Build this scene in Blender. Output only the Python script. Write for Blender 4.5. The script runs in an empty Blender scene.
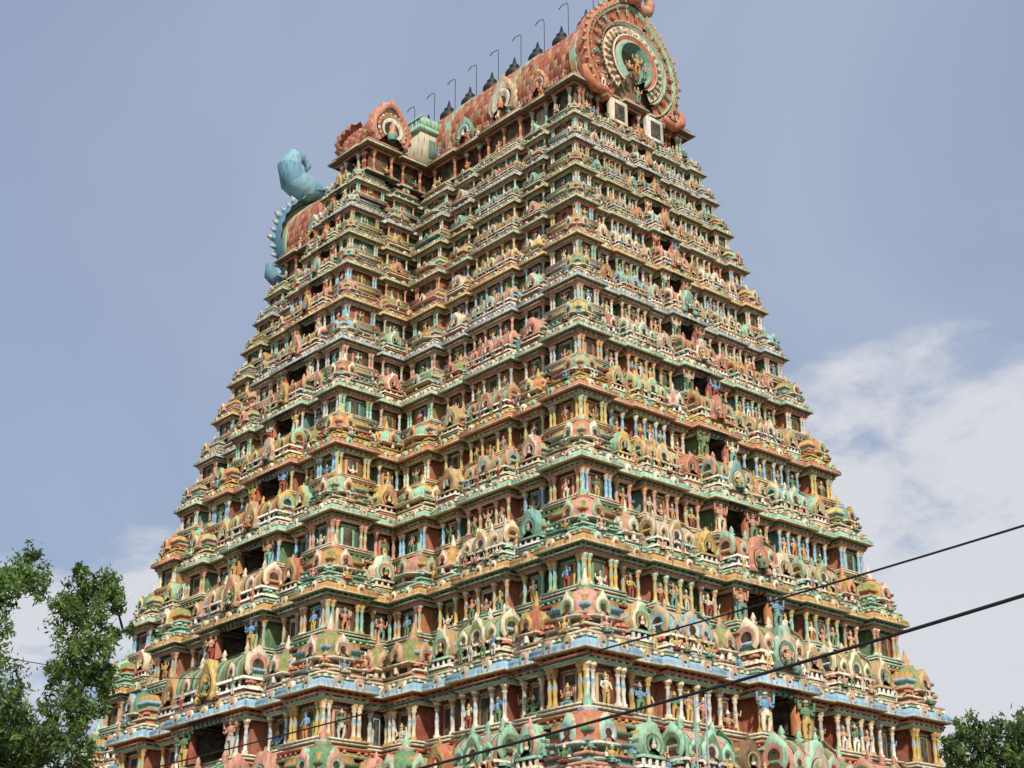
import bpy, math, random
import numpy as np
from mathutils import Matrix, Vector
random.seed(7); np.random.seed(7)
rnd=random.random
cx,cy,ph,th,rh,fpx=80.1167,-66.0188,2.4219,0.4020,-0.0031,1581.07
W0,D0,W1,D1,z0f,b0,b1,wing=26.95,14.85,17.27,5.5,19.64,4.7,5.9,16.9
Zt=60.4
def Wz(z): return W0+(W1-W0)*(z-z0f)/(Zt-z0f)
def Dz(z): return D0+(D1-D0)*(z-z0f)/(Zt-z0f)
def Bz(z): return b0+(b1-b0)*(z-z0f)/(Zt-z0f)
# ---------------------------------------------------------------- colours
def lin(c,k=1.0):
    c=np.array(c,float)/255.; return np.where(c<=.04045,c/12.92,((c+.055)/1.055)**2.4)*k
PAL={k:lin(v) for k,v in dict(teal=(104,172,156),mint=(158,212,180),blue=(148,196,222),pink=(224,156,136),terra=(190,98,70),
 ochre=(202,156,82),olive=(138,152,82),cream=(238,224,192),red=(160,50,40),brown=(118,86,60),dark=(34,29,27),gold=(220,180,98),
 grey=(150,142,130),green=(86,142,96),salmon=(216,126,94),white=(236,230,216),sky=(108,166,206),flesh=(220,166,132),tan=(206,170,120),yellow=(226,190,100),orange=(216,132,68)).items()}
TAN=np.array([.42,.34,.25])
for k_ in PAL:
    if k_!='dark':
        l_=PAL[k_].mean(); PAL[k_]=(l_+(PAL[k_]-l_)*.97)*.95+TAN*.05
def rc(*names):
    c=PAL[random.choice(names)]; return c*(.84+.32*rnd())
# ---------------------------------------------------------------- mesh tools
class T:
    def __init__(s): s.v=[];s.f=[];s.c=[];s.ok=False
    def strip(s,rings,cols,closed=True,cap=None):
        n=len(rings[0]); b=len(s.v)
        for r in rings: s.v+=list(r)
        m=n if closed else n-1
        for k in range(len(rings)-1):
            c=cols[k] if not isinstance(cols,int) else cols
            for i in range(m):
                j=(i+1)%n
                s.f.append((b+k*n+i,b+k*n+j,b+(k+1)*n+j,b+(k+1)*n+i)); s.c.append(c)
        if cap is not None:
            s.f.append(tuple(b+(len(rings)-1)*n+i for i in range(n))); s.c.append(cap)
    def box(s,x0,x1,y0,y1,z0,z1,c,taper=0):
        a=taper
        s.strip([[(x0,y0,z0),(x1,y0,z0),(x1,y1,z0),(x0,y1,z0)],[(x0+a,y0+a,z1),(x1-a,y0+a,z1),(x1-a,y1-a,z1),(x0+a,y1-a,z1)]],[c],True,c)
        s.f.append(tuple(len(s.v)-8+i for i in range(4))); s.c.append(c)
    def lathe(s,u,v,z,prof,cols,n=6,ph=0,su=1,sv=1):
        rings=[[(u+r*su*math.cos(ph+2*math.pi*i/n),v+r*sv*math.sin(ph+2*math.pi*i/n),z+h) for i in range(n)] for r,h in prof]
        s.strip(rings,cols,True,cols if isinstance(cols,int) else cols[-1])
    def tube(s,pts,rad,c,n=5):
        P=[Vector(q) for q in pts]; rings=[]
        for i,q in enumerate(P):
            t=(P[min(i+1,len(P)-1)]-P[max(i-1,0)]).normalized()
            a=t.cross(Vector((0,1,.13))).normalized() if abs(t.y)<.9 else t.cross(Vector((1,0,.1))).normalized()
            b=t.cross(a)
            r=rad[i] if hasattr(rad,'__len__') else rad
            rings.append([tuple(q+a*(r*math.cos(2*math.pi*k/n))+b*(r*math.sin(2*math.pi*k/n))) for k in range(n)])
        s.strip(rings,c,True,c if isinstance(c,int) else c[-1])
    def merge(s,o,fn,cm=None):
        b=len(s.v); s.v+=[fn(*q) for q in o.v]; s.f+=[tuple(b+i for i in f) for f in o.f]; s.c+=[cm[c] if cm else c for c in o.c]
    def kudu(s,R,u,v,z,bands,n=10,th=.2,peak=.22,ori=0,ser=0,a0=-48,a1=228,edge=0,sq=1.0):
        deg=np.linspace(a0,a1,n+1); an=np.radians(deg); pk=1+peak*np.exp(-((deg-90)/24)**2)
        def mp(a,b,c):
            if ori==0: return (u+a,v+b,z+c)
            if ori==1: return (u+b,v-a,z+c)
            if ori==2: return (u-b,v+a,z+c)
            return (u-a,v-b,z+c)
        def ring(rf,vv):
            out=[]
            for i in range(n+1):
                r=R*rf*(pk[i] if rf>.8 else 1)
                if ser and rf>.95: r*=1+ser*(i%2)
                out.append(mp(r*math.cos(an[i])*sq,vv*R,r*math.sin(an[i])))
            return out
        rings=[ring(1,-th/R)]; cols=[edge]
        for k,(rf,vv,c) in enumerate(bands):
            rings.append(ring(rf,vv)); 
            if k: cols.append(bands[k-1][2])
        s.strip(rings,cols,False,bands[-1][2])
    def fin(s):
        if not s.ok:
            s.V=np.array(s.v,float).reshape(-1,3); s.L=np.concatenate([np.array(f) for f in s.f]); s.N=np.array([len(f) for f in s.f]); s.C=np.array(s.c); s.ok=True
        return s
class Acc:
    def __init__(s): s.V=[];s.L=[];s.N=[];s.C=[];s.n=0
    def add(s,t,O,U,N,pal,sc=(1,1,1)):
        t.fin(); V=t.V
        W=np.empty_like(V)
        W[:,0]=O[0]+V[:,0]*sc[0]*U[0]+V[:,1]*sc[1]*N[0]
        W[:,1]=O[1]+V[:,0]*sc[0]*U[1]+V[:,1]*sc[1]*N[1]
        W[:,2]=O[2]+V[:,2]*sc[2]
        s.V.append(W); s.L.append(t.L+s.n); s.N.append(t.N); s.C.append(pal[t.C]); s.n+=len(V)
    def quads(s,V,Q,C):
        s.V.append(np.asarray(V,float)); Q=np.asarray(Q); s.L.append(Q.reshape(-1)+s.n); s.N.append(np.full(len(Q),Q.shape[1])); s.C.append(np.asarray(C,float)); s.n+=len(V)
    def box(s,x0,x1,y0,y1,z0,z1,c):
        V=[(x0,y0,z0),(x1,y0,z0),(x1,y1,z0),(x0,y1,z0),(x0,y0,z1),(x1,y0,z1),(x1,y1,z1),(x0,y1,z1)]
        Q=[(0,3,2,1),(4,5,6,7),(0,1,5,4),(1,2,6,5),(2,3,7,6),(3,0,4,7)]
        s.quads(V,Q,np.tile(c,(6,1)))
    def build(s,name,parent,mat,jit=0):
        V=np.concatenate(s.V);L=np.concatenate(s.L);N=np.concatenate(s.N);C=np.concatenate(s.C)
        if jit: C=C*(1-jit/2+jit*np.random.rand(len(C),1))
        me=bpy.data.meshes.new(name)
        me.vertices.add(len(V)); me.vertices.foreach_set('co',V.ravel())
        me.loops.add(len(L)); me.loops.foreach_set('vertex_index',L.astype(np.int32))
        me.polygons.add(len(N)); st=np.concatenate([[0],np.cumsum(N)[:-1]])
        me.polygons.foreach_set('loop_start',st.astype(np.int32)); me.polygons.foreach_set('loop_total',N.astype(np.int32))
        a=me.attributes.new('paint','FLOAT_COLOR','CORNER')
        cc=np.ones((len(L),4)); cc[:,:3]=np.repeat(np.clip(C,0,1),N,axis=0); a.data.foreach_set('color',cc.ravel())
        me.update(calc_edges=True); me.validate()
        me.materials.append(mat)
        o=bpy.data.objects.new(name,me); bpy.context.scene.collection.objects.link(o); o.parent=parent
        return o
def empty(name):
    o=bpy.data.objects.new(name,None); bpy.context.scene.collection.objects.link(o); return o
# ---------------------------------------------------------------- materials
def mat_paint():
    m=bpy.data.materials.new('painted_stucco'); m.use_nodes=True; nt=m.node_tree; N=nt.nodes; Lk=nt.links
    b=N['Principled BSDF']; b.inputs['Roughness'].default_value=.85; b.inputs['Specular IOR Level'].default_value=.2
    at=N.new('ShaderNodeAttribute'); at.attribute_name='paint'
    tc=N.new('ShaderNodeTexCoord')
    n1=N.new('ShaderNodeTexNoise'); n1.inputs['Scale'].default_value=2.2; n1.inputs['Detail'].default_value=7; n1.inputs['Roughness'].default_value=.75
    mp=N.new('ShaderNodeMapping'); mp.inputs['Scale'].default_value=(4,4,.7)
    n2=N.new('ShaderNodeTexNoise'); n2.inputs['Scale'].default_value=1.5; n2.inputs['Detail'].default_value=5
    r1=N.new('ShaderNodeMapRange'); r1.inputs[1].default_value=.4; r1.inputs[2].default_value=.72; r1.inputs[3].default_value=.03; r1.inputs[4].default_value=.5
    r2=N.new('ShaderNodeMapRange'); r2.inputs[1].default_value=.48; r2.inputs[2].default_value=.75; r2.inputs[3].default_value=0; r2.inputs[4].default_value=.7
    Lk.new(tc.outputs['Object'],n1.inputs['Vector']); Lk.new(tc.outputs['Object'],mp.inputs['Vector']); Lk.new(mp.outputs[0],n2.inputs['Vector'])
    Lk.new(n1.outputs[0],r1.inputs[0]); Lk.new(n2.outputs[0],r2.inputs[0])
    m1=N.new('ShaderNodeMix'); m1.data_type='RGBA'; m1.inputs[7].default_value=(.42,.33,.2,1)
    m2=N.new('ShaderNodeMix'); m2.data_type='RGBA'; m2.inputs[7].default_value=(.075,.062,.048,1)
    Lk.new(at.outputs['Color'],m1.inputs[6]); Lk.new(r1.outputs[0],m1.inputs[0])
    Lk.new(m1.outputs[2],m2.inputs[6]); Lk.new(r2.outputs[0],m2.inputs[0]); Lk.new(m2.outputs[2],b.inputs['Base Color'])
    return m
def mat_simple(name,col,col2=None,scale=3,rough=.8,bright=None):
    m=bpy.data.materials.new(name); m.use_nodes=True; nt=m.node_tree; N=nt.nodes; b=N['Principled BSDF']
    b.inputs['Roughness'].default_value=rough
    tc=N.new('ShaderNodeTexCoord'); n=N.new('ShaderNodeTexNoise'); n.inputs['Scale'].default_value=scale; n.inputs['Detail'].default_value=5
    mx=N.new('ShaderNodeMix'); mx.data_type='RGBA'; mx.inputs[6].default_value=(*col,1); mx.inputs[7].default_value=(*(col2 or [c*.6 for c in col]),1)
    nt.links.new(tc.outputs['Object'],n.inputs['Vector']); nt.links.new(n.outputs[0],mx.inputs[0]); nt.links.new(mx.outputs[2],b.inputs['Base Color'])
    return m
PAINT=mat_paint()
DARKM=mat_simple('dark_metal',(.03,.028,.026),(.015,.015,.015),5,.6)
# ---------------------------------------------------------------- templates  idx:0 main 1 second 2 third 3 dark 4 cream 5 trim 6 skin 7 cloth
def rpal(main=None,second=None):
    main=main if main is not None else rc('teal','mint','ochre','terra','pink','olive','salmon','gold','green','yellow','tan','mint')
    second=second if second is not None else rc('terra','pink','mint','ochre','cream','blue','orange','green')
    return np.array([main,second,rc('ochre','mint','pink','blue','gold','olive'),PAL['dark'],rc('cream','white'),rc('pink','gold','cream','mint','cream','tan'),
        rc('flesh','flesh','pink','green','sky','yellow','cream'),rc('red','gold','teal','orange','cream','white','green')])
def plpal():
    a=random.choice((('pink','salmon','tan'),('ochre','yellow','gold'),('tan','brown','pink'),('mint','teal','cream'),('cream','pink','tan'),('terra','tan','ochre')))
    p=rpal(rc(*a),rc(*a)*.8); p[5]=rc(*a); p[2]=rc(*a)*.7; return p
cache={}
def tkey(f):
    def g(*a):
        k=(f.__name__,)+tuple(round(x,1 if f.__name__!='skudu' else 2) if isinstance(x,float) else x for x in a)
        if k not in cache: cache[k]=f(*a).fin()
        return cache[k]
    return g
@tkey
def kuta(w,h,sq=0):
    t=T(); nn=4 if sq else 8; c=1/math.cos(math.pi/nn)*w/2
    prof=[(.92,0),(.92,.04),(1.06,.05),(1.06,.08),(.78,.1),(.76,.22),(1.0,.24),(1.22,.26),(1.22,.29),(1.0,.32),(1.06,.40),(1.04,.5),(.94,.6),(.76,.69),(.5,.77),(.34,.81),(.4,.84),(.38,.87),(.14,.9),(.22,.96),(.12,1.02),(.03,1.2)]
    cols=[1,4,5,1,3,2,5,4,1,0,0,0,0,0,0,2,1,1,5,5,5]
    t.lathe(0,0,0,[(r*c*(.92 if sq else 1),z*h) for r,z in prof],cols,nn,math.pi/nn)
    for k in range(8):
        a=math.pi/4*k; x,y=math.cos(a),math.sin(a); g=c*.86*(.8 if sq else 1)
        t.box(x*g-.04*h,x*g+.04*h,y*g-.04*h,y*g+.04*h,h*.1,h*.235,4)
    for o,(u,v) in ((0,(0,1)),(1,(1,0)),(2,(-1,0)),(3,(0,-1))):
        t.kudu(h*.17,u*w*.54,v*w*.54,h*.44,[(1,0,5),(.8,.15,2),(.62,.1,1),(.4,.02,3)],10,h*.12,ori=o,edge=1,peak=.6,ser=.1)
    return t
@tkey
def sala(w,d,h,k):
    t=T()
    t.box(-w/2,w/2,-d/2,d/2,0,h*.07,1); t.box(-w*.53,w*.53,-d*.55,d*.55,h*.07,h*.12,4)
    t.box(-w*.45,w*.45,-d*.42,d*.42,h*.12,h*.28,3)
    for i in range(6):
        x=-w*.43+i*w*.172; t.box(x-.035*h,x+.035*h,d*.38,d*.47,h*.12,h*.28,4)
    t.box(-w*.52,w*.52,-d*.55,d*.55,h*.28,h*.33,4)
    sec=[(.5,.33),(.53,.42),(.52,.52),(.45,.65),(.32,.76),(.12,.85),(0,.88),(-.2,.82),(-.45,.65),(-.5,.33)]
    m=max(3,int(w/.45)); 
    for i in range(m):
        a=-w/2+w*i/m; b=a+w/m; q=1.0 if i%2 else .94
        t.strip([[(a,v*d*q,z*h) for v,z in sec],[(b,v*d*q,z*h) for v,z in sec]],[0 if i%2 else 2],False)
    for o,u in ((1,w/2),(2,-w/2)): t.kudu(h*.3,u,0,h*.58,[(1,0,5),(.75,.12,1),(.45,.02,3)],10,.1,ori=o,edge=1,peak=.3,ser=.08)
    t.kudu(h*.25,0,d*.55,h*.48,[(1,0,5),(.82,.15,1),(.6,.1,4),(.4,.02,3)],12,.2,edge=1,ser=.14,peak=.6)
    if k>1:
        for u in (-w*.33,w*.33): t.kudu(h*.15,u,d*.53,h*.46,[(1,0,5),(.7,.12,1),(.4,.02,3)],8,.1,edge=1,peak=.5)
    for i in range(3):
        u=(i-1)*w*.33; t.lathe(u,0,h*.86,[(.05*h,0),(.09*h,.06*h),(.04*h,.1*h),(.07*h,.13*h),(.01*h,.26*h)],5,5)
    return t
@tkey
def panj(w,h):
    t=T()
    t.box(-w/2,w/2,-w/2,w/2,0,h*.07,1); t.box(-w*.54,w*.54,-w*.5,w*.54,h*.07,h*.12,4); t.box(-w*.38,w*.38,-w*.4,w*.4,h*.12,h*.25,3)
    for x in (-.42,-.15,.15,.42): t.box(x*w-.03*h,x*w+.03*h,w*.38,w*.46,h*.12,h*.25,4)
    t.box(-w*.5,w*.5,-w*.5,w*.5,h*.25,h*.3,2)
    R=min(w*.44,h*.31)
    t.kudu(R,0,w*.45,h*.3+R*.72,[(1,0,5),(.88,.16,2),(.8,.05,3),(.74,.12,1),(.6,.1,0),(.42,.0,3),(.36,-.1,3)],16,w*.8,edge=0,ser=.16,peak=.6)
    t.lathe(0,w*.47,h*.3+R*.45,[(R*.16,0),(R*.22,R*.2),(R*.1,R*.38),(R*.15,R*.5),(.02,R*.7)],[7,6,6,5],6)
    t.lathe(0,w*.3,h*.3+R*2.15,[(.03*h,0),(.06*h,.05*h),(.01*h,.16*h)],5,5)
    return t
@tkey
def skudu(R):
    t=T(); t.kudu(R,0,0,0,[(1,0,5),(.66,.2,1),(.35,.03,3)],7,R*.7,edge=1,peak=.45); return t
@tkey
def plaque(R):
    t=T(); t.kudu(R,0,0,0,[(1,0,5),(.86,.12,2),(.76,.05,3),(.72,.12,1),(.5,.02,0),(.3,0,3)],16,R*.4,edge=1,ser=.18,peak=.6,a0=-60,a1=240,sq=.85)
    for sx in (-1,1): t.lathe(sx*R*.8,0,-R*.9,[(R*.2,0),(R*.3,R*.2),(R*.15,R*.45)],1,5)
    return t
@tkey
def column(h,r):
    t=T(); prof=[(1.6,0),(1.6,.1),(1,.12),(.85,.3),(1.1,.5),(.85,.6),(.8,.76),(1.3,.82),(1.0,.87),(1.8,.93),(1.8,1.0)]
    t.lathe(0,0,0,[(a*r,b*h) for a,b in prof],[1,1,4,4,0,4,4,5,5,1],6,math.pi/6); return t
@tkey
def block(a,b,c):
    t=T(); t.box(-a/2,a/2,-b/2,b/2,-c/2,c/2,0); return t
@tkey
def niche(w,h):
    t=T(); t.box(-w/2,w/2,-.1,.05,0,h,1); t.box(-w*.34,w*.34,.04,.07,h*.06,h*.86,3); t.box(-w*.6,w*.6,-.1,.12,h*.94,h,5)  # no real hollow: dark panel paints the shade of a recess
    return t
def figure(pose):
    t=T(); n=7
    def ell(cx,cy,cz,a,b): return [(cx+a*math.cos(2*math.pi*k/n),cy+b*math.sin(2*math.pi*k/n),cz) for k in range(n)]
    if pose==3:
        t.strip([ell(0,.05,0,.22,.15),ell(0,.05,.07,.26,.18),ell(0,.02,.15,.16,.12)],7)
        for sx in (-1,1): t.tube([(sx*.1,.0,.1),(sx*.27,.1,.08),(sx*.05,.2,.06)],[.08,.065,.045],7,5)
        off=-.33
    else:
        off=0; bend=.04 if pose else 0
        for sx in (-1,1):
            t.tube([(sx*.07+bend,0,.48),(sx*.085+bend*sx,.03,.27),(sx*.08,0,.05),(sx*.085,.05,0)],[.085,.06,.04,.045],[7,7,6],6)
        t.strip([ell(0,0,.4,.15,.1),ell(0,0,.47,.14,.1)],7)
    z=lambda q:q+off
    t.strip([ell(0,0,z(.45),.14,.1),ell(0,0,z(.5),.13,.09),ell(0,0,z(.56),.1,.075),ell(0,.01,z(.66),.125,.09),ell(0,0,z(.74),.16,.085),ell(0,0,z(.775),.1,.06),ell(0,0,z(.79),.045,.045),ell(0,0,z(.82),.045,.045)],[7,7,6,6,6,6,6])
    t.strip([ell(0,.01,z(.81),.05,.055),ell(0,.01,z(.85),.07,.075),ell(0,0,z(.9),.068,.07),ell(0,0,z(.905),.085,.085),ell(0,0,z(.93),.08,.08),ell(0,0,z(.98),.05,.05),ell(0,0,z(1.06),.02,.02)],[6,6,5,5,5,5],True,5)
    arms={0:[[(.16,0,.74),(.22,.02,.6),(.18,.1,.5)]],1:[[(.16,0,.74),(.26,.05,.65),(.24,.1,.84)]],2:[[(.16,0,.74),(.3,.02,.72),(.3,.04,.93)],[(.15,0,.72),(.23,.05,.6),(.14,.14,.62)]],3:[[(.16,0,.74),(.24,.05,.62),(.12,.14,.6)],[(.15,0,.74),(.28,0,.72),(.3,.02,.88)]]}
    for k,a in enumerate(arms[pose]):
        for sx in (-1,1):
            q=[(x*sx,y,z(zz)) for x,y,zz in a]
            if pose==1 and sx<0: q=[(-.16,0,.74),(-.23,.02,.6),(-.15,.09,.52)]
            t.tube(q,[.045,.036,.026],6,5)
    return t.fin()
FIG=[figure(i) for i in range(4)]
# ---------------------------------------------------------------- plan
PV={'K':1.15,'P':.6,'S':.85,'C':1.25}; GAP=.55
def seg(A,B,mods,sC,eC,sc,cw=2.7):
    WT={'K':1.6,'P':1.05,'S':2.3,'C':cw}
    A=np.array(A,float);B=np.array(B,float);L=np.linalg.norm(B-A);U=(B-A)/L;N=np.array([U[1],-U[0]])
    items=[]
    if not sC: items.append(('g',GAP))
    for i,m in enumerate(mods):
        if i: items.append(('g',GAP))
        items.append((m,WT[m]*(.65 if (m=='K' and ((i==0 and sC) or (i==len(mods)-1 and eC))) else 1)))
    if not eC: items.append(('g',GAP))
    tot=sum(w for _,w in items); k=L/tot; u=0; sp=[]
    for m,w in items:
        sp.append((u,u+w*k,0.0 if m=='g' else PV[m]*sc,m)); u+=w*k
    return dict(A=A,U=U,N=N,L=L,sp=sp,sC=sC,eC=eC)
def outline(segs,door=None):
    pts=[]; niches=[]; nidx=[]
    for i,s in enumerate(segs):
        pr=segs[i-1]; pts.append(s['A']+pr['N']*pr['sp'][-1][2]+s['N']*s['sp'][0][2])
        P=lambda u,v: s['A']+s['U']*u+s['N']*v
        for j,(a,b,v,m) in enumerate(s['sp']):
            if door and m=='C':
                uc=(a+b)/2; dw=door[0]*(b-a); dp=door[1]
                q=[P(uc-dw/2,v),P(uc-dw/2,v-dp),P(uc+dw/2,v-dp),P(uc+dw/2,v)]; nidx+=[len(pts),len(pts)+1,len(pts)+2]; pts+=q; niches.append(q)
            if j<len(s['sp'])-1:
                v2=s['sp'][j+1][2]; pts+=[P(b,v),P(b,v2)]
    return np.array(pts),niches,nidx
def shifts(P):
    d=np.roll(P,-1,0)-P; l=np.linalg.norm(d,axis=1,keepdims=True); d=d/np.maximum(l,1e-9)
    n=np.stack([d[:,1],-d[:,0]],1); return n+np.roll(n,1,0),n,d,l[:,0]
def sweep(acc,P,S,prof,z0,p,sc,edgecols=None,darkidx=None):
    n=len(P); V=[];Q=[];C=[]
    for k,(t,o,c) in enumerate(prof):
        R=P+S*(o*sc); V.append(np.column_stack([R,np.full(n,z0+t*p)]))
        if k:
            jit=.86+.24*np.random.rand(n,1)
            i=np.arange(n);j=(i+1)%n
            Q.append(np.stack([(k-1)*n+i,(k-1)*n+j,k*n+j,k*n+i],1))
            cc=edgecols if c is None else np.tile(c,(n,1))*jit
            if darkidx is not None: cc=cc.copy(); cc[darkidx]=PAL['dark']*.6  # door opening sides and back painted near black, standing in for interior shade
            C.append(cc)
    acc.quads(np.concatenate(V),np.concatenate(Q),np.concatenate(C))
def make_segs(W,D,bw,b,sc,baymods):
    w=['K','P','S','P','K']; r=['K','P','S','P','C','P','S','P','K']; cw=4.2
    return [seg((-W,-D),(-bw,-D),w,True,False,sc),seg((-bw,-D),(-bw,-D-b),['P','K'],False,True,sc),
     seg((-bw,-D-b),(bw,-D-b),baymods,True,True,sc,cw),seg((bw,-D-b),(bw,-D),['K','P'],True,False,sc),
     seg((bw,-D),(W,-D),w,False,True,sc),seg((W,-D),(W,D),r,True,True,sc),
     seg((W,D),(bw,D),w,True,False,sc),seg((bw,D),(bw,D+b),['P','K'],False,True,sc),
     seg((bw,D+b),(-bw,D+b),baymods,True,True,sc,cw),seg((-bw,D+b),(-bw,D),['K','P'],True,False,sc),
     seg((-bw,D),(-W,D),w,False,True,sc),seg((-W,D),(-W,-D),r,True,True,sc)]
KAP=['green','blue','ochre','mint','salmon','mint','blue','yellow','mint','tan','blue','mint']
KAP2=['pink','cream','mint','cream','yellow','cream','cream','pink','pink','mint','cream','cream']
TH=[(('ochre','pink','teal'),('green','pink','mint'),('red','terra','green')),
    (('ochre','mint','salmon'),('olive','pink','tan'),('terra','red','terra','tan')),
    (('olive','salmon','mint'),('ochre','pink','cream'),('orange','terra','green')),
    (('yellow','pink','green'),('salmon','mint','yellow'),('green','teal','terra')),
    (('gold','mint','terra'),('mint','orange','tan'),('terra','ochre','green')),
    (('ochre','salmon','teal'),('terra','olive','pink'),('orange','ochre','teal')),
    (('olive','pink','cream'),('ochre','salmon','mint'),('green','terra','brown')),
    (('ochre','mint','pink'),('tan','pink','cream'),('terra','teal','olive')),
    (('yellow','salmon','teal'),('mint','ochre','orange'),('olive','brown','terra')),
    (('olive','mint','orange'),('pink','ochre','teal'),('brown','teal','ochre')),
    (('ochre','pink','teal'),('salmon','mint','tan'),('terra','green','brown')),
    (('ochre','salmon','mint'),('ochre','pink','mint'),('brown','teal','terra'))]
tower=empty('gopuram_temple_tower')
ZS=.69
def tier(i,z0,p,last=False):
    sc=.18+.82*p/5.7; acc=Acc(); zc=z0+.6*p
    ov=(PV['K']+.42)*sc
    W=Wz(zc)-ov; D=Dz(zc)-ov; b=Bz(zc)-.2; bw=max(Wz(zc)-wing-.3,1.3)+.1
    segs=make_segs(W,D,bw,b,sc,['K','P','C','P','K'] if bw>4.6 else ['K','C','K'])
    P,_,_=outline(segs); S,NN,DD,LL=shifts(P)
    DW=.46
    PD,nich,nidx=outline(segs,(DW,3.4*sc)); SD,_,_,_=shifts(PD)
    c=lambda n:PAL[n]
    k1=c(KAP[i]);k2=c(KAP2[i]); th_=TH[i]
    a,bb,cc_=[c(x) for x in th_[0]]
    dk=c('dark')*1.7; cr=c('cream')*(.92)  # dk paints shade into recessed courses and soffits
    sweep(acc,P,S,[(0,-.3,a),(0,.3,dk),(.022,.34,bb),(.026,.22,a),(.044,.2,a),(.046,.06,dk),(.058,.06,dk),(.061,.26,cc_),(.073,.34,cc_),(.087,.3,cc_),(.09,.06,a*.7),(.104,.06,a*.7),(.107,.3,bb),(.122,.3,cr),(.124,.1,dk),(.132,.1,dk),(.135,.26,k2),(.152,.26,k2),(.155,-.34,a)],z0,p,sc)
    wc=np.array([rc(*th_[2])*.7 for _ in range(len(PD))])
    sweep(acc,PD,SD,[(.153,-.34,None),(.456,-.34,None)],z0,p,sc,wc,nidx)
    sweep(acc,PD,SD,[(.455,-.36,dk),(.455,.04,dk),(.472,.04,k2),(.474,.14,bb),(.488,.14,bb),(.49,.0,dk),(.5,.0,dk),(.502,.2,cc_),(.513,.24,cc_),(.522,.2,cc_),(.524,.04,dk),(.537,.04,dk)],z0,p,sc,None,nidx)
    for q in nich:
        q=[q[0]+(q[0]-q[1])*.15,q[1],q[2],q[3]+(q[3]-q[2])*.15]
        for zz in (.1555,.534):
            V=[(x[0],x[1],z0+zz*p) for x in q]; acc.quads(V,[(0,1,2,3)],[PAL['dark']])  # opening floor and ceiling painted dark as interior shade
    # kapota cornice with pale lip
    sweep(acc,P,S,[(.536,.02,dk),(.539,.44,a*.6),(.542,.53,cr),(.554,.53,cr),(.556,.5,k1*1.05),(.578,.51,k1*1.05),(.598,.47,k1),(.615,.38,k1),(.628,.26,k1),(.632,.1,k1*.9),
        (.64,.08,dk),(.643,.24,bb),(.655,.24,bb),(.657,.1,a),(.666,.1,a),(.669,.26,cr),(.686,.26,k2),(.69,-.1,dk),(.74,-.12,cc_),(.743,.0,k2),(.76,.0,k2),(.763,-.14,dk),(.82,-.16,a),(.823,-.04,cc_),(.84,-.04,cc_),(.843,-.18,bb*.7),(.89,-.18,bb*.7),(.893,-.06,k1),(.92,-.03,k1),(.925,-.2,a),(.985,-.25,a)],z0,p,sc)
    ht=z0+.96*p
    acc.box(-W+.1,W-.1,-D+.1,D-.1,ht,ht+.01*p,PAL['brown']); acc.box(-bw+.1,bw-.1,-D-b+.1,D+b-.1,ht+.004,ht+.012*p,PAL['brown'])
    KK=[rpal(k2,bb*.9),rpal(bb,c('cream')),rpal(a,k2)]
    for e in range(len(P)):
        L=LL[e]
        if L<.25: continue
        d=DD[e];n=NN[e]; A0=P[e]
        m=max(1,int(round((L+.3)/(1.35*sc+.1))))
        if L>.5*sc:
            for q in range(m):
                u=(q+.5)/m*L
                pos=A0+d*u+n*(.48*sc)
                acc.add(skudu(.056*p),(pos[0],pos[1],z0+.59*p),d,n,random.choice(KK)*(.85+.3*rnd()))
        m=max(1,int((L+.5*sc)/(.36*sc+.06))); bl=block(.15*sc,.2*sc,.022*p)
        for q in range(m):
            u=-.25*sc+(q+.5)/m*(L+.5*sc)
            for zz,vv,pc_ in ((.53,.14,cc_),(.648,.25,k2),(.052,.18,cc_),(.495,.1,bb),(.792,-.12,cc_)):
                if rnd()<.08: continue
                pos=A0+d*u+n*(vv*sc); acc.add(bl,(pos[0],pos[1],z0+zz*p),d,n,np.array([pc_]*8)*(.65+.55*rnd()))
    hw=.40*p; ch=.302*p
    d0,d1,d2=[c(x) for x in th_[1]]
    TP={'K':[(d0,d1),(d0,d1),(d1,d0),(k1,d2)],'P':[(d1,d2),(d2,d0)],'S':[(d2,d0),(d1,k1),(d0,d2)],'C':[(d0,d1)]}
    colp=[]
    for q in range(3):
        x=rpal(rc('blue','teal','mint','salmon') if i!=1 else PAL['blue'],rc('terra','cream','pink','ochre')); x[4]=rc('cream','white','blue','pink','mint','yellow','tan'); colp.append(x)
    if i==1: colp[0][4]=PAL['cream'];colp[1][4]=PAL['white']
    def mpal(m):
        if rnd()<.25: return rpal() if m!='P' else plpal()
        x=random.choice(TP[m]); j=.85+.3*rnd(); q=rpal(x[0]*j,x[1]*j); q[5]=(d2 if rnd()<.5 else k2)*j; q[2]=bb*.9 if rnd()<.5 else d2*.85; return q
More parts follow.
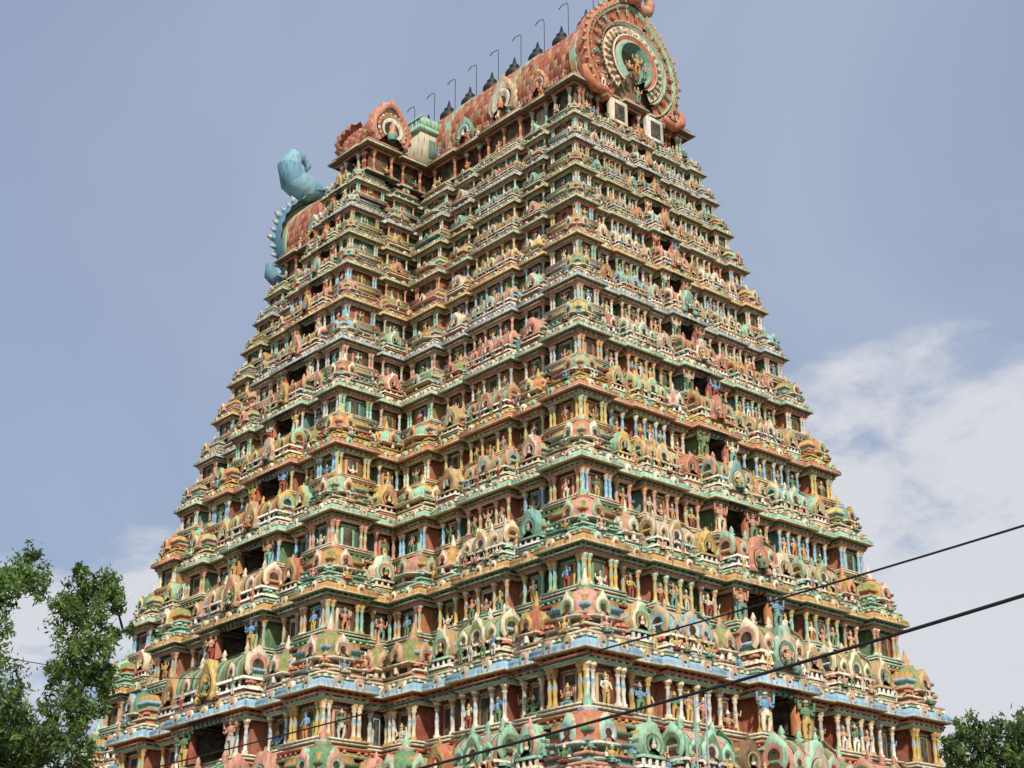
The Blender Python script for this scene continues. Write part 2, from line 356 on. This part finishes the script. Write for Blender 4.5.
    for si,s in enumerate(segs):
        A=s['A'];U=s['U'];N=s['N']
        for j,(a0,b0_,v,m) in enumerate(s['sp']):
            w=b0_-a0; uc=(a0+b0_)/2
            def at(u,vv,zz): q=A+U*u+N*vv; return (q[0],q[1],z0+zz*p)
            startc=s['sC'] and j==0; endc=s['eC'] and j==len(s['sp'])-1
            lo=a0-(v if startc else 0); hi=b0_+(v if endc else 0)
            if m=='g':
                if w>.3:
                    s_=.25*p*(.85+.3*rnd())
                    if rnd()<.55: acc.add(plaque(.1*p),at(uc,.06*sc,.79),U,N,plpal())
                    else:
                        acc.add(kuta(min(w*.8,.16*p),hw*.72,1),at(uc,.12*sc,ZS),U,N,mpal('K'))
                    for q in ((-.3,.3) if w>.6 else (0,)): acc.add(random.choice(FIG),at(uc+q*w,.3*sc,ZS),U,N,rpal(),(s_*.9,)*3)
                    if rnd()<.7: acc.add(FIG[random.choice((0,1,2))],at(uc,-.05*sc,.155),U,N,rpal(),(.25*p,)*3)
                continue
            pc=random.choice(colp)
            r=.1*sc+.02
            if m=='K': us=[lo+.18*sc,hi-.18*sc]+([lo+.5*sc,hi-.5*sc] if hi-lo>2.0*sc else [])
            elif m=='P': us=[lo+.15*sc,hi-.15*sc]
            elif m=='S': us=[lo+.15*sc+(hi-lo-.3*sc)*q for q in (0,.3,.7,1)]
            else: us=[lo+.14*sc,lo+.14*sc+.12*w,hi-.14*sc-.12*w,hi-.14*sc]
            for u in us: acc.add(column(ch,r),at(u,v-.12*sc,.155),U,N,pc)
            if m!='C':
                acc.add(niche(min(.3*p*.7,(hi-lo)*.34),ch*.92),at((lo+hi)/2,v-.33*sc,.155),U,N,mpal('K'))
                if rnd()<.75: acc.add(FIG[random.choice((0,1,2,3))],at((lo+hi)/2,v-.12*sc,.155),U,N,rpal(),(.24*p,)*3)
            if m=='S':
                for q in (-.32,.32): acc.add(FIG[random.choice((0,1,2))],at((lo+hi)/2+q*w,v-.1*sc,.155),U,N,rpal(),(.21*p,)*3)
            if m=='C':
                dw=DW*w+.3*sc
                fr=T(); t_=.14*sc; H_=.378*p
                fr.box(-dw/2-t_,-dw/2,-.1,.12+.3*sc,0,H_,0); fr.box(dw/2,dw/2+t_,-.1,.12+.3*sc,0,H_,0); fr.box(-dw/2-t_,dw/2+t_,-.1,.14+.3*sc,H_-.02*p,H_,1)
                acc.add(fr,at(uc,v-.34*sc,.156),U,N,rpal(rc('red','terra','orange'),PAL['mint']))
                for sg in (-1,1): acc.add(FIG[2],at(uc+sg*(dw/2+.55*sc),v+.1*sc,.153),U,N,rpal(),(.35*p,)*3)
            if m=='K':
                if endc: continue
                if startc:
                    pr=segs[si-1]; ww=min(w,pr['sp'][-1][1]-pr['sp'][-1][0])+v
                    q=A+(pr['N']+N)*(v-ww/2+.22*sc); 
                    acc.add(kuta(ww*.84,hw*1.15,0),(q[0],q[1],z0+ZS*p),U,N,mpal('K'))
                    for dn in (pr['N'],N):
                        ud=np.array([-dn[1],dn[0]]); q2=q+dn*(ww*.52); s_=.18*p
                        acc.add(FIG[3],(q2[0],q2[1],z0+ZS*p),ud,dn,rpal(),(s_,s_,s_))
                else:
                    ww=w*.9; acc.add(kuta(ww,hw*1.08,i%2),at(uc,v-ww/2+.3*sc,ZS),U,N,mpal('K'))
            elif m=='P':
                if (i+j+si)%3==0: acc.add(kuta(w*.85,hw*1.0,1),at(uc,v-w*.25,ZS),U,N,mpal('K'))
                else: acc.add(panj(w*.95,hw),at(uc,v-w*.3,ZS),U,N,mpal('P'))
            elif m=='S': acc.add(sala(w*.96,1.5*sc,hw,2),at(uc,v-.5*sc,ZS),U,N,mpal('S'))
            else: 
                acc.add(sala(w*.96,1.7*sc,hw*1.12,2),at(uc,v-.6*sc,ZS),U,N,mpal('C'))
                acc.add(plaque(.16*p),at(uc,v+.38*sc,.83),U,N,plpal())
                acc.add(FIG[3],at(uc,v+.48*sc,.73),U,N,rpal(),(.24*p,)*3)
            if m in 'SC':
                for q in (-.36,-.14,.14,.36):
                    s_=.17*p; acc.add(FIG[random.choice((0,1,3))],at(uc+q*w,v+.3*sc,ZS),U,N,rpal(),(s_,s_,s_))
    acc.build('tier_%d'%i,tower,PAINT,.16)
fl=[9.1,16.0,22.4,27.8,32.7,37.2,41.2,44.75,48.0,50.9,53.5,55.9,58.1]
for i in range(12): tier(i,fl[i],fl[i+1]-fl[i])
zg=fl[-1]
acc=Acc(); Wb,Db=Wz(9)-.6,Dz(9)-.6
acc.box(-Wb,Wb,-Db,Db,-.2,9.08,PAL['grey']*.6); acc.box(-9.5,9.5,-Db-5,Db+5,-.2,9.07,PAL['grey']*.55)
for zz in (1.5,4.8,7.9): acc.box(-Wb-.4,Wb+.4,-Db-.4,Db+.4,zz,zz+.5,PAL['grey']*.7)
acc.build('stone_base',tower,PAINT)
# griva
PV.update({'K':.8,'C':.95,'S':.65,'P':.45})
acc=Acc(); hg=2.5
Wg=Wz(zg+1)-.9; Dg=Dz(zg+1)-.9; bwg=1.5; bg=b1-.5
sc=.6
segs=make_segs(Wg,Dg,bwg,bg,sc,['K','C','K'])
P,_,_=outline(segs); S,NN,DD,LL=shifts(P); dk=PAL['dark']*1.3  # dk: painted shade for the griva soffits and set-back courses
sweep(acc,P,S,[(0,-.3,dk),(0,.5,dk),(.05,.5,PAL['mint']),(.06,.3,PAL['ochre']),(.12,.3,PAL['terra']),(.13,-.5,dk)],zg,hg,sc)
PD,nich,_=outline(segs,(.5,1.5)); SD,_,_,_=shifts(PD)
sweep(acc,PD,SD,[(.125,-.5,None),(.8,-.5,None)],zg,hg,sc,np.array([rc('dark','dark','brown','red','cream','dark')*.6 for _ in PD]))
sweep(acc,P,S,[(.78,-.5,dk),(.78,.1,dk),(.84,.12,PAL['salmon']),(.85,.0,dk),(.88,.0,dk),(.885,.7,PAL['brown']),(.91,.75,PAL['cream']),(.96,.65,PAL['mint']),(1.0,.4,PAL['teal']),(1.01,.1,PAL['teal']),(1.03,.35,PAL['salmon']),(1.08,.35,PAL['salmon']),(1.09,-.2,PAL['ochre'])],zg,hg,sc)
for si,s in enumerate(segs):
    for (a0,b0_,v,m) in s['sp']:
        w=b0_-a0
        if m=='g': continue
        pc=rpal(); pc[4]=rc('terra','mint','red','salmon')
        for u in np.linspace(a0+.12,b0_-.12,max(2,int(w/.9))):
            q=s['A']+s['U']*u+s['N']*(v-.15); acc.add(column(.66*hg,.12),(q[0],q[1],zg+.125*hg),s['U'],s['N'],pc)
        q=s['A']+s['U']*((a0+b0_)/2)+s['N']*(v+.35); acc.add(FIG[3],(q[0],q[1],zg+.06*hg),s['U'],s['N'],rpal(),(.9,.9,.9))
for sg in (-1,1):
    fr=T(); fr.box(-.75,.75,-.3,.12,0,1.75,4); fr.box(-.45,.45,.1,.16,.25,1.45,3)
    acc.add(fr,(Wg+1.4*sc,sg*1.7,zg+.2),np.array([0,1.]),np.array([1.,0]),rpal())
acc.build('upper_storey',tower,PAINT,.14)
# roof
acc=Acc(); zr=zg+1.08*hg; hv=6.2
def section(a,h,n=22):
    out=[]
    for k in range(n+1):
        f=math.radians(-28+236*k/n); y=-a*math.cos(f); s_=math.sin(f); s0=math.sin(math.radians(28))
        zz=(s_+s0)/(1+s0)
        if zz>.8: zz+=.6*(zz-.8)
        out.append((y,zz*h))
    return out
def vault(x0,x1,yc,a,h,zb,cell=.4):
    sec=section(a,h,26); m=max(2,int((x1-x0)/cell)); V=[];Q=[];C=[]
    for i in range(m):
        xa=x0+(x1-x0)*i/m; xb=x0+(x1-x0)*(i+1)/m
        for k in range(len(sec)-1):
            (y0,q0),(y1,q1)=sec[k],sec[k+1]
            ny,nz=-(q1-q0),(y1-y0); l=math.hypot(ny,nz); ny,nz=ny/l,nz/l
            b=len(V); V+=[(xa,yc+y0,zb+q0),(xb,yc+y0,zb+q0),(xb,yc+y1,zb+q1),(xa,yc+y1,zb+q1),((xa+xb)/2,yc+(y0+y1)/2+ny*.16,zb+(q0+q1)/2+nz*.16)]
            on=((i+k)%4==0) or ((i-k)%4==0)
            c=rc('pink','salmon','tan')*.9 if on else rc('terra','terra','terra','red')*.95
            for t_ in ((0,1),(1,2),(2,3),(3,0)): Q.append((b+t_[0],b+t_[1],b+4)); C.append(c)
    acc.quads(V,Q,np.array(C))
    for x in (x0+.05,x1-.05):
        acc.quads([(x,yc+y,zb+q) for y,q in sec],[tuple(range(len(sec)))],[PAL['brown']])
    return zb+sec[len(sec)//2][1]
Wr=Wg+.3; Dr=Dg-.1; WL=Wr+.9
zt=vault(-WL,Wr,0,Dr,hv,zr)
acc.box(-WL,Wr,-.4,.4,zt-.4,zt+.3,PAL['terra']); acc.box(-WL,Wr,-.5,.5,zt+.3,zt+.5,PAL['mint'])
sec=section(Dr*1.04,hv*1.03); sec2=section(Dr*.97,hv*.97); n=len(sec)
for x in [-WL+.2,-Wr*.62,-3.4,3.4,Wr*.62,Wr-.4]:
    V=[];Q=[]
    for (y,q) in sec: V+=[(x-.25,y,zr+q),(x+.25,y,zr+q)]
    for k in range(n-1): Q.append((2*k,2*k+1,2*k+3,2*k+2))
    acc.quads(V,Q,np.array([rc('tan','pink','mint') for _ in Q]))
    for dx in (-.25,.25):
        V=[(x+dx,y,zr+q) for y,q in sec]+[(x+dx,y,zr+q) for y,q in sec2]
        acc.quads(V,[(k,k+1,n+k+1,n+k) for k in range(n-1)],np.tile(PAL['mint'],(n-1,1)))
for k in range(int((WL+Wr)/.5)):
    x=-WL+.3+k*.5
    acc.add(skudu(.22),(x,-.52,zt+.3),np.array([1.,0]),np.array([0,-1.]),plpal())
for sy in (-1,1):
    for x,R in ((9.5,1.35),(-9.5,1.35),(5.4,.8),(-5.4,.8),(13.3,.8),(-13.3,.8)):
        t=T(); t.kudu(R,0,0,0,[(1,0,5),(.88,.15,1),(.8,.02,3),(.74,.1,4),(.6,.12,0),(.35,.02,3)],22,1.6,edge=0,ser=.12,peak=.5)
        t.lathe(0,.1,-R*.4,[(R*.15,0),(R*.2,R*.25),(R*.1,R*.45),(R*.13,R*.55),(.02,R*.7)],[7,6,6,5],6)
        acc.add(t,(x,sy*(Dr+.2),zr+R*.9+.5),np.array([float(-sy),0.]),np.array([0,float(sy)]),plpal())
    for x in np.arange(-Wr+1,Wr-.5,1.1):
        s_=.9+.3*rnd(); acc.add(random.choice(FIG),(x,sy*(Dr+.35),zr-.05),np.array([float(-sy),0.]),np.array([0,float(sy)]),rpal(),(s_,s_,s_))
# end gables
def gable(O,U,N,R,pal,horn,hs=1.0,fat=1.0):
    t=T()
    bands=[(1,0,1),(.96,.05,5),(.94,.01,3),(.92,.02,0),(.9,.05,2),(.88,.0,0),(.72,.0,3),(.71,.06,1),(.69,.06,2),(.67,-.01,3),(.655,.02,0),(.645,.02,4),(.5,.02,3),(.49,.07,4),(.46,.08,1),(.43,-.01,3),(.41,.04,5),(.39,.04,2),(.33,.1,7),(.29,-.15,3),(.1,-.2,3)]  # dark bands paint shade into the gaps, to deepen the relief
    t.kudu(R,0,0,0,bands,48,R*.22,edge=1,ser=.03,peak=.18,a0=-58,a1=238)
    pkf=lambda deg: 1+.18*math.exp(-((deg-90)/24)**2)
    def radial(o,deg,r,s_,v0,cm=None):
        A=math.radians(deg-90); ca,sa=math.cos(A),math.sin(A); px,pz=r*math.cos(math.radians(deg)),r*math.sin(math.radians(deg))
        t.merge(o,lambda a,b,c:(px+(a*ca-c*sa)*s_,v0+b*s_,pz+(a*sa+c*ca)*s_),cm)
    fl_=T(); fl_.lathe(0,0,0,[(.3,0),(.42,.3),(.3,.62),(.0,1.15)],[0,1,2],5)
    n_=34
    for k in range(n_):
        d=-56+292*(k+.5)/n_
        radial(fl_,d,R*.985*pkf(d),R*(.08+.03*(k%3==0))*fat,0,{0:(1,5,2)[k%3],1:5,2:4})
    n_=22
    for k in range(n_):
        d=-54+288*(k+.5)/n_; f=FIG[(k*7)%4]
        radial(f,d,R*.73*(1+.16*(pkf(d)-1)/.18),R*.16,.03*R,{0:0,1:1,2:2,3:3,4:4,5:(4,5,6)[k%3],6:(6,1,2,5)[k%4],7:(7,1,2)[k%3]})
    n_=24
    for k in range(n_):
        d=-54+288*(k+.5)/n_; radial(fl_,d,R*.51,R*.11,.03*R,{0:(2,1)[k%2],1:(5,4)[k%2],2:1})
    for rf,cnt,sz in ((.93,56,.016),(.7,52,.014),(.475,36,.013)):
        for k in range(cnt):
            d=-56+292*(k+.5)/cnt; radial(fl_,d,R*rf*(pkf(d) if rf>.8 else 1),R*sz*2,.06*R,{0:4,1:4,2:4})
    for sx in (-1,1):
        t.tube([(sx*R*.6,0,-R*.72),(sx*R*.85,.1,-R*.78),(sx*R*1.02,.15,-R*.66),(sx*R*1.05,.1,-R*.5),(sx*R*.97,.1,-R*.44)],[R*.07*fat,R*.09*fat,R*.08*fat,R*.05*fat,R*.02],1,8)
    h0=R*1.12
    t.lathe(0,.1,h0-.05*R,[(.08*R,0),(.16*R,.05*R),(.18*R,.13*R),(.13*R,.22*R),(.04*R,.28*R)],[horn,horn,horn,5],10)
    for sx in (-1,1):
        t.tube([(sx*R*.12*hs,0,h0+.06*R),(sx*R*.24*hs,0,h0-.02*R),(sx*R*.4*hs,0,h0+.06*R*hs),(sx*R*.46*hs,0,h0+.2*R*hs),(sx*R*.4*hs,0,h0+.32*R*hs),(sx*R*.3*hs,0,h0+.34*R*hs),(sx*R*.24*hs,0,h0+.27*R*hs),(sx*R*.27*hs,0,h0+.2*R*hs)],[R*.07*hs*fat,R*.1*hs*fat,R*.1*hs*fat,R*.08*hs*fat,R*.06*hs*fat,R*.05*fat,R*.04*fat,R*.02],[horn,5,horn,5,horn,5,horn],10)
        t.lathe(sx*.07*R,.17*R,h0+.08*R,[(.02*R,0),(.045*R,.03*R),(.02*R,.07*R)],4,6)
    acc.add(t,O,U,N,pal)
palR=np.array([PAL['terra'],PAL['salmon'],PAL['mint'],PAL['dark'],PAL['cream'],PAL['tan'],PAL['gold'],PAL['teal']])
sb=lin((104,164,190))
palL=np.array([PAL['ochre'],sb,PAL['mint'],PAL['dark'],PAL['cream'],lin((138,192,208)),PAL['pink'],PAL['teal']])
Rg=4.4
gable((Wr+.5,-.15,zr+2.85),np.array([0,1.]),np.array([1.,0]),Rg,palR,1)
gable((-WL-.9,-.2,zr+2.5),np.array([0,-1.]),np.array([-1.,0]),Rg*1.12,palL,1,1.75,1.45)
for q,s_,zz in ((0,1.5,2.0),(-.75,1.1,2.0),(.75,1.1,2.0),(0,1.1,-.2),(-3.3,1.2,-.4),(3.3,1.2,-.4)):
    acc.add(random.choice(FIG),(Wr+.8,q,zr+zz),np.array([0,1.]),np.array([1.,0]),rpal(),(s_,s_,s_))
for sy in (-1,1):
    yb=sy*(Dg+bg-1.3); vault(-bwg-.3,bwg+.3,yb,1.45,2.6,zr-.2,.35)
    for sx in (-1,1):
        t=T(); t.kudu(1.65,0,0,0,[(1,0,5),(.9,.12,1),(.82,.02,3),(.78,.06,0),(.66,.12,2),(.6,.02,3),(.55,.08,4),(.4,.02,3)],26,.5,edge=1,ser=.14,peak=.4)
        t.lathe(0,.1,-.9,[(.3,0),(.4,.4),(.22,.85),(.28,1.1),(.05,1.5)],[7,6,6,5],7)
        for k in range(14):
            d=math.radians(-40+260*(k+.5)/14); t.lathe(1.2*math.cos(d),.12,1.2*math.sin(d)-.1,[(.05,0),(.12,.1),(.04,.22)],(4,6,2)[k%3],5)
        q_=plpal(); q_[:3]=[PAL['terra'],PAL['salmon'],PAL['tan']]; q_[5]=PAL['pink']
        acc.add(t,(sx*(bwg+.7),yb,zr+1.25),np.array([0,float(sx)]),np.array([float(sx),0]),q_)
    y1,y2=sorted((sy*(Dg-1.5),sy*(Dg+1.4)))
    acc.box(-2.0,2.0,y1,y2,zr-.1,zr+2.6,PAL['cream']*.8); acc.box(-2.2,2.2,y1-.2,y2+.2,zr+2.6,zr+2.9,PAL['mint']); 
    acc.box(1.99,2.06,y1+.8,y2-.8,zr+.5,zr+2.0,PAL['teal']*.5)
    for k in range(9):
        for yy in (y1,y2-.12): acc.box(-2.0+k*.485,-1.88+k*.485,yy,yy+.12,zr+2.9,zr+3.6,PAL['mint'])
    acc.box(-2.1,2.1,y1-.05,y1+.15,zr+3.6,zr+3.75,PAL['mint']); acc.box(-2.1,2.1,y2-.15,y2+.05,zr+3.6,zr+3.75,PAL['mint'])
    acc.box(1.98,2.1,y1,y2,zr+2.9,zr+3.7,PAL['mint']*.9); acc.box(-2.1,-1.98,y1,y2,zr+2.9,zr+3.7,PAL['mint']*.9)
acc.build('barrel_roof',tower,PAINT,.14)
# finials + rods
acc=Acc(); pk=np.tile(lin((70,58,50)),(8,1))
for k in range(13):
    x=-Wr+1.4+(2*Wr-2.8)*k/12
    t=T(); t.lathe(0,0,0,[(.5,0),(.5,.2),(.25,.4),(.62,.7),(.74,1.0),(.55,1.35),(.22,1.5),(.4,1.7),(.18,1.9),(.05,2.5)],0,10)
    t.tube([(.75,0,-.2),(.75,0,3.7+.4*rnd()),(.65,0,4.2),(.1,0,4.3),(-.25,0,4.1)],.035,0,4)
    acc.add(t,(x,0,zt+.5),np.array([1.,0]),np.array([0,-1.]),pk)
acc.build('finials',tower,DARKM)
# ---------------------------------------------------------------- environment
F=np.array([math.cos(ph),math.sin(ph)]);Rr=np.array([math.sin(ph),-math.cos(ph)])
def loc(lat,fwd,z): q=np.array([cx,cy])+F*fwd+Rr*lat; return (q[0],q[1],z)
gm=mat_simple('ground_earth',(.19,.15,.11),(.12,.1,.075),.3)
me=bpy.data.meshes.new('ground'); me.from_pydata([(-3000,-3000,0),(3000,-3000,0),(3000,3000,0),(-3000,3000,0)],[],[(0,1,2,3)]); me.materials.append(gm)
g=bpy.data.objects.new('ground',me); bpy.context.scene.collection.objects.link(g)
def leaf_mat():
    m=bpy.data.materials.new('leaves'); m.use_nodes=True; nt=m.node_tree; N=nt.nodes; b=N['Principled BSDF']
    at=N.new('ShaderNodeAttribute'); at.attribute_name='paint'; nt.links.new(at.outputs['Color'],b.inputs['Base Color']); b.inputs['Roughness'].default_value=.5
    tr=N.new('ShaderNodeBsdfTranslucent'); nt.links.new(at.outputs['Color'],tr.inputs['Color']); mx=N.new('ShaderNodeMixShader'); mx.inputs[0].default_value=.4
    nt.links.new(b.outputs[0],mx.inputs[1]); nt.links.new(tr.outputs[0],mx.inputs[2]); nt.links.new(mx.outputs[0],N['Material Output'].inputs['Surface'])
    return m
LEAF=leaf_mat(); BARK=mat_simple('bark',(.06,.045,.03),None,8)
def tree(name,base,clumps,dens,size,col,forkz):
    e=empty(name); acc=Acc(); ac2=Acc()
    t=T(); bx,by=base
    fork=(bx,by,forkz)
    t.tube([(bx,by,-.2),(bx+.1,by,fork[2]*.5),fork],[.26,.2,.15],0,8)
    nodes=[fork]
    for (x,y,z,r) in sorted(clumps,key=lambda c:math.dist(c[:3],fork)):
        nb=min(nodes,key=lambda q:math.dist(q,(x,y,z))+(3 if q[2]>z else 0))
        L=math.dist(nb,(x,y,z)); k=.07*L
        mx=((nb[0]+x)/2+k*(rnd()-.5),(nb[1]+y)/2+k*(rnd()-.5),(nb[2]+z)/2+.12*L)
        t.tube([nb,mx,(x,y,z)],[.015+.018*L,.012+.012*L,.012],0,5); nodes.append((x,y,z))
        n=int(dens*r**2)+30
        ns=max(4,int(n/40)); d=np.random.normal(size=(ns,3)); d/=np.linalg.norm(d,axis=1,keepdims=True); d*=r*1.08*np.random.rand(ns,1)**.4; d[:,2]*=.85
        for q in d:
            t.tube([(x,y,z),(x+q[0]*.9,y+q[1]*.9,z+q[2]*.9)],[.01,.005],0,3)
            m=int(n/ns); c0=np.array([x,y,z])+q
            pos=c0+np.random.normal(size=(m,3))*r*.17; pos[:,2]-=np.random.rand(m)*.1
            a=np.random.normal(size=(m,3)); a[:,2]-=.6; a/=np.linalg.norm(a,axis=1,keepdims=True)
            b=np.cross(a,np.random.normal(size=(m,3))); b/=np.linalg.norm(b,axis=1,keepdims=True)
            s=size*(.6+.8*np.random.rand(m,1))
            V=np.stack([pos-a*s,pos+b*s*.34,pos+a*s,pos-b*s*.34],1).reshape(-1,3)
            C=np.array(col)*(.5+1.0*rnd())*(.75+.5*np.random.rand(m,1))
            acc.quads(V,np.arange(4*m).reshape(m,4),C)
    acc.build(name+'_leaves',e,LEAF)
    ac2.add(t,(0,0,0),np.array([1.,0]),np.array([0,1.]),np.tile([.09,.065,.045],(8,1))); ac2.build(name+'_branches',e,BARK)
cl=[(15,565,28),(5,600,30),(30,588,20),(77,590,24),(97,583,24),(112,600,20),(60,605,16),(86,622,30),(112,655,24),(82,660,26),(102,690,27),(88,715,26),(105,742,22),(70,745,26),(20,690,32),(5,722,34),(38,715,24),(50,750,30),(15,755,40),(8,640,18),(-30,650,60),(-40,720,60),(124,628,14),(62,668,14),(124,675,15),(85,770,30),(40,790,50),(-10,590,26),(20,552,13),(60,735,22),(114,720,18),(85,568,12)]
C2=[]
for x,y,r in cl:
    q=loc(-8.35+(x-60)/56,28+(rnd()-.5)*1.8,10.1-(y-560)*.0185); C2.append((*q,r/56*.95))
q=loc(-9.3,28,0); tree('neem_tree',(q[0],q[1]),C2,4000,.06,(.13,.215,.05),4.0)
C2=[]
for x,y,r in [(950,735,16),(975,728,20),(1000,738,20),(1020,726,22),(965,752,22),(990,755,26),(1015,755,28),(1045,745,30),(940,760,16),(960,722,10),(1000,775,30),(960,780,25),(1035,775,30)]:
    d=60; q=loc((x-512)/1590*d,d+(rnd()-.5)*2,1.6+.167*d+(760-y)*d/1700); C2.append((*q,r*d/1590))
q=loc(19.5,60,0); tree('leafy_tree',(q[0],q[1]),C2,1000,.12,(.11,.175,.045),7.0)
# wires
def wire(name,pts,rad,parent=None):
    t=T(); t.tube(pts,rad,0,5); a=Acc(); a.add(t,(0,0,0),np.array([1.,0]),np.array([0,1.]),np.tile([.02,.02,.022],(8,1))); return a.build(name,parent,DARKM)
def pt(x,y,d):
    fc,fs=fpx*math.cos(th),fpx*math.sin(th); k=fc-(384-y)*math.sin(th); u=fs+(384-y)*math.cos(th)
    return loc((x-512)/k*d,d,1.6+u/k*d)
def span(name,ctrl,rad):
    xs=[c[0] for c in ctrl]; X=np.linspace(xs[0],xs[-1],24)
    co=np.polyfit(xs,[c[1] for c in ctrl],2); cd=np.polyfit(xs,[c[2] for c in ctrl],1)
    wire(name,[pt(x,np.polyval(co,x),np.polyval(cd,x)) for x in X],rad)
span('overhead_cable',[(1150,487,14),(1024,528,15),(860,577,17),(640,638,20),(250,742,26),(100,780,30)],.013)
span('overhead_cable',[(1150,557,12),(1024,597,13),(850,648,14.5),(700,694,16),(410,768,20),(250,812,22)],.018)
span('overhead_cable',[(-60,640,20),(0,655,20),(110,672,20),(200,678,22)],.006)
mast=T(); q=loc(5.45,46,0)
for dx in (-.16,.16): mast.tube([(dx,0,0),(dx,0,11.3)],.03,0,5)
for k in range(22): mast.tube([(-.16,0,.4+k*.5),(.16,0,.65+k*.5)],.018,0,4)
a_=Acc(); a_.add(mast,(q[0],q[1],0),np.array([.7,.7]),np.array([.7,-.7]),np.tile([.4]*3,(8,1)))
a_.build('lattice_mast',None,mat_simple('galvanised_steel',(.4,.4,.4),(.28,.28,.28),6,.5))
# ---------------------------------------------------------------- light
sv=Vector((.85,-.5,.85)).normalized()
sun=bpy.data.lights.new('sun','SUN'); sun.energy=3.7; sun.angle=math.radians(2); sun.color=(1,.95,.85)
so=bpy.data.objects.new('sun',sun); so.rotation_euler=sv.to_track_quat('Z','Y').to_euler(); bpy.context.scene.collection.objects.link(so)
w=bpy.data.worlds.new('World'); bpy.context.scene.world=w; w.use_nodes=True; nt=w.node_tree; N=nt.nodes; Lk=nt.links
bg_=N['Background']; bg_.inputs['Strength'].default_value=.1
sk=N.new('ShaderNodeTexSky'); sk.sky_type='NISHITA'; sk.sun_disc=False; sk.sun_elevation=math.asin(sv.z); sk.sun_rotation=math.atan2(sv.x,sv.y); sk.air_density=1; sk.dust_density=2
mx=N.new('ShaderNodeMix'); mx.data_type='RGBA'; mx.inputs[0].default_value=.68; mx.inputs[7].default_value=(4.0,4.8,6.6,1); Lk.new(sk.outputs[0],mx.inputs[6])
tc=N.new('ShaderNodeTexCoord'); sx=N.new('ShaderNodeSeparateXYZ'); Lk.new(tc.outputs['Generated'],sx.inputs[0])
def math_(op,a,b=None):
    m=N.new('ShaderNodeMath'); m.operation=op
    for k,q in enumerate((a,b)):
        if q is None: continue
        if isinstance(q,(int,float)): m.inputs[k].default_value=q
        else: Lk.new(q,m.inputs[k])
    return m.outputs[0]
ad=math_('ADD',sx.outputs[2],.25)
cb=N.new('ShaderNodeCombineXYZ'); Lk.new(math_('DIVIDE',sx.outputs[0],ad),cb.inputs[0]); Lk.new(math_('DIVIDE',sx.outputs[1],ad),cb.inputs[1])
def noise(scale,det,rough,dist,off):
    mp=N.new('ShaderNodeMapping'); mp.inputs['Location'].default_value=off; Lk.new(cb.outputs[0],mp.inputs[0])
    no=N.new('ShaderNodeTexNoise'); no.inputs['Scale'].default_value=scale; no.inputs['Detail'].default_value=det; no.inputs['Roughness'].default_value=rough; no.inputs['Distortion'].default_value=dist; Lk.new(mp.outputs[0],no.inputs['Vector']); return no.outputs[0]
def mr(x,a,b,c,d,sm=True):
    m=N.new('ShaderNodeMapRange'); 
    if sm: m.interpolation_type='SMOOTHSTEP'
    for k,q in ((1,a),(2,b),(3,c),(4,d)): m.inputs[k].default_value=q
    Lk.new(x,m.inputs[0]); return m.outputs[0]
def bank(dv,lo,hi,amp):
    d=N.new('ShaderNodeVectorMath'); d.operation='DOT_PRODUCT'; Lk.new(tc.outputs['Generated'],d.inputs[0]); v=Vector(dv).normalized(); d.inputs[1].default_value=v
    return mr(d.outputs['Value'],lo,hi,0,amp)
low=mr(sx.outputs[2],.1,.5,.12,0)
base=math_('ADD',math_('ADD',noise(3.2,9,.6,.2,(.4,.2,0)),low),math_('ADD',bank((-.5,.8,.24),.970,.993,.3),bank((-.88,.40,.16),.96,.998,.12)))
cum=mr(base,.66,.82,0,.9)
cir=mr(noise(.9,6,.5,.8,(3,1,0)),.42,.75,0,.4)
def cmix(a,col,f):
    m=N.new('ShaderNodeMix'); m.data_type='RGBA'; m.inputs[7].default_value=(*col,1); Lk.new(a,m.inputs[6]); Lk.new(f,m.inputs[0]); return m.outputs[2]
c1=cmix(mx.outputs[2],(5.8,6.3,7.3),cir); c2=cmix(c1,(7.2,7.3,7.7),cum)
Lk.new(c2,bg_.inputs['Color'])
# ---------------------------------------------------------------- camera
cam=bpy.data.cameras.new('camera'); co=bpy.data.objects.new('camera',cam); bpy.context.scene.collection.objects.link(co)
cam.sensor_width=36; cam.lens=fpx/1024*36; cam.clip_end=8000
Fc=Vector((F[0]*math.cos(th),F[1]*math.cos(th),math.sin(th))); Uc=Vector((-F[0]*math.sin(th),-F[1]*math.sin(th),math.cos(th))); R3=Vector((Rr[0],Rr[1],0))
rc_=R3*math.cos(rh)+Uc*math.sin(rh); uc_=-R3*math.sin(rh)+Uc*math.cos(rh)
co.matrix_world=Matrix((( rc_.x,uc_.x,-Fc.x,cx),(rc_.y,uc_.y,-Fc.y,cy),(rc_.z,uc_.z,-Fc.z,1.6),(0,0,0,1)))
sc_=bpy.context.scene; sc_.camera=co
sc_.view_settings.view_transform='Standard'; sc_.view_settings.look='None'; sc_.view_settings.exposure=0
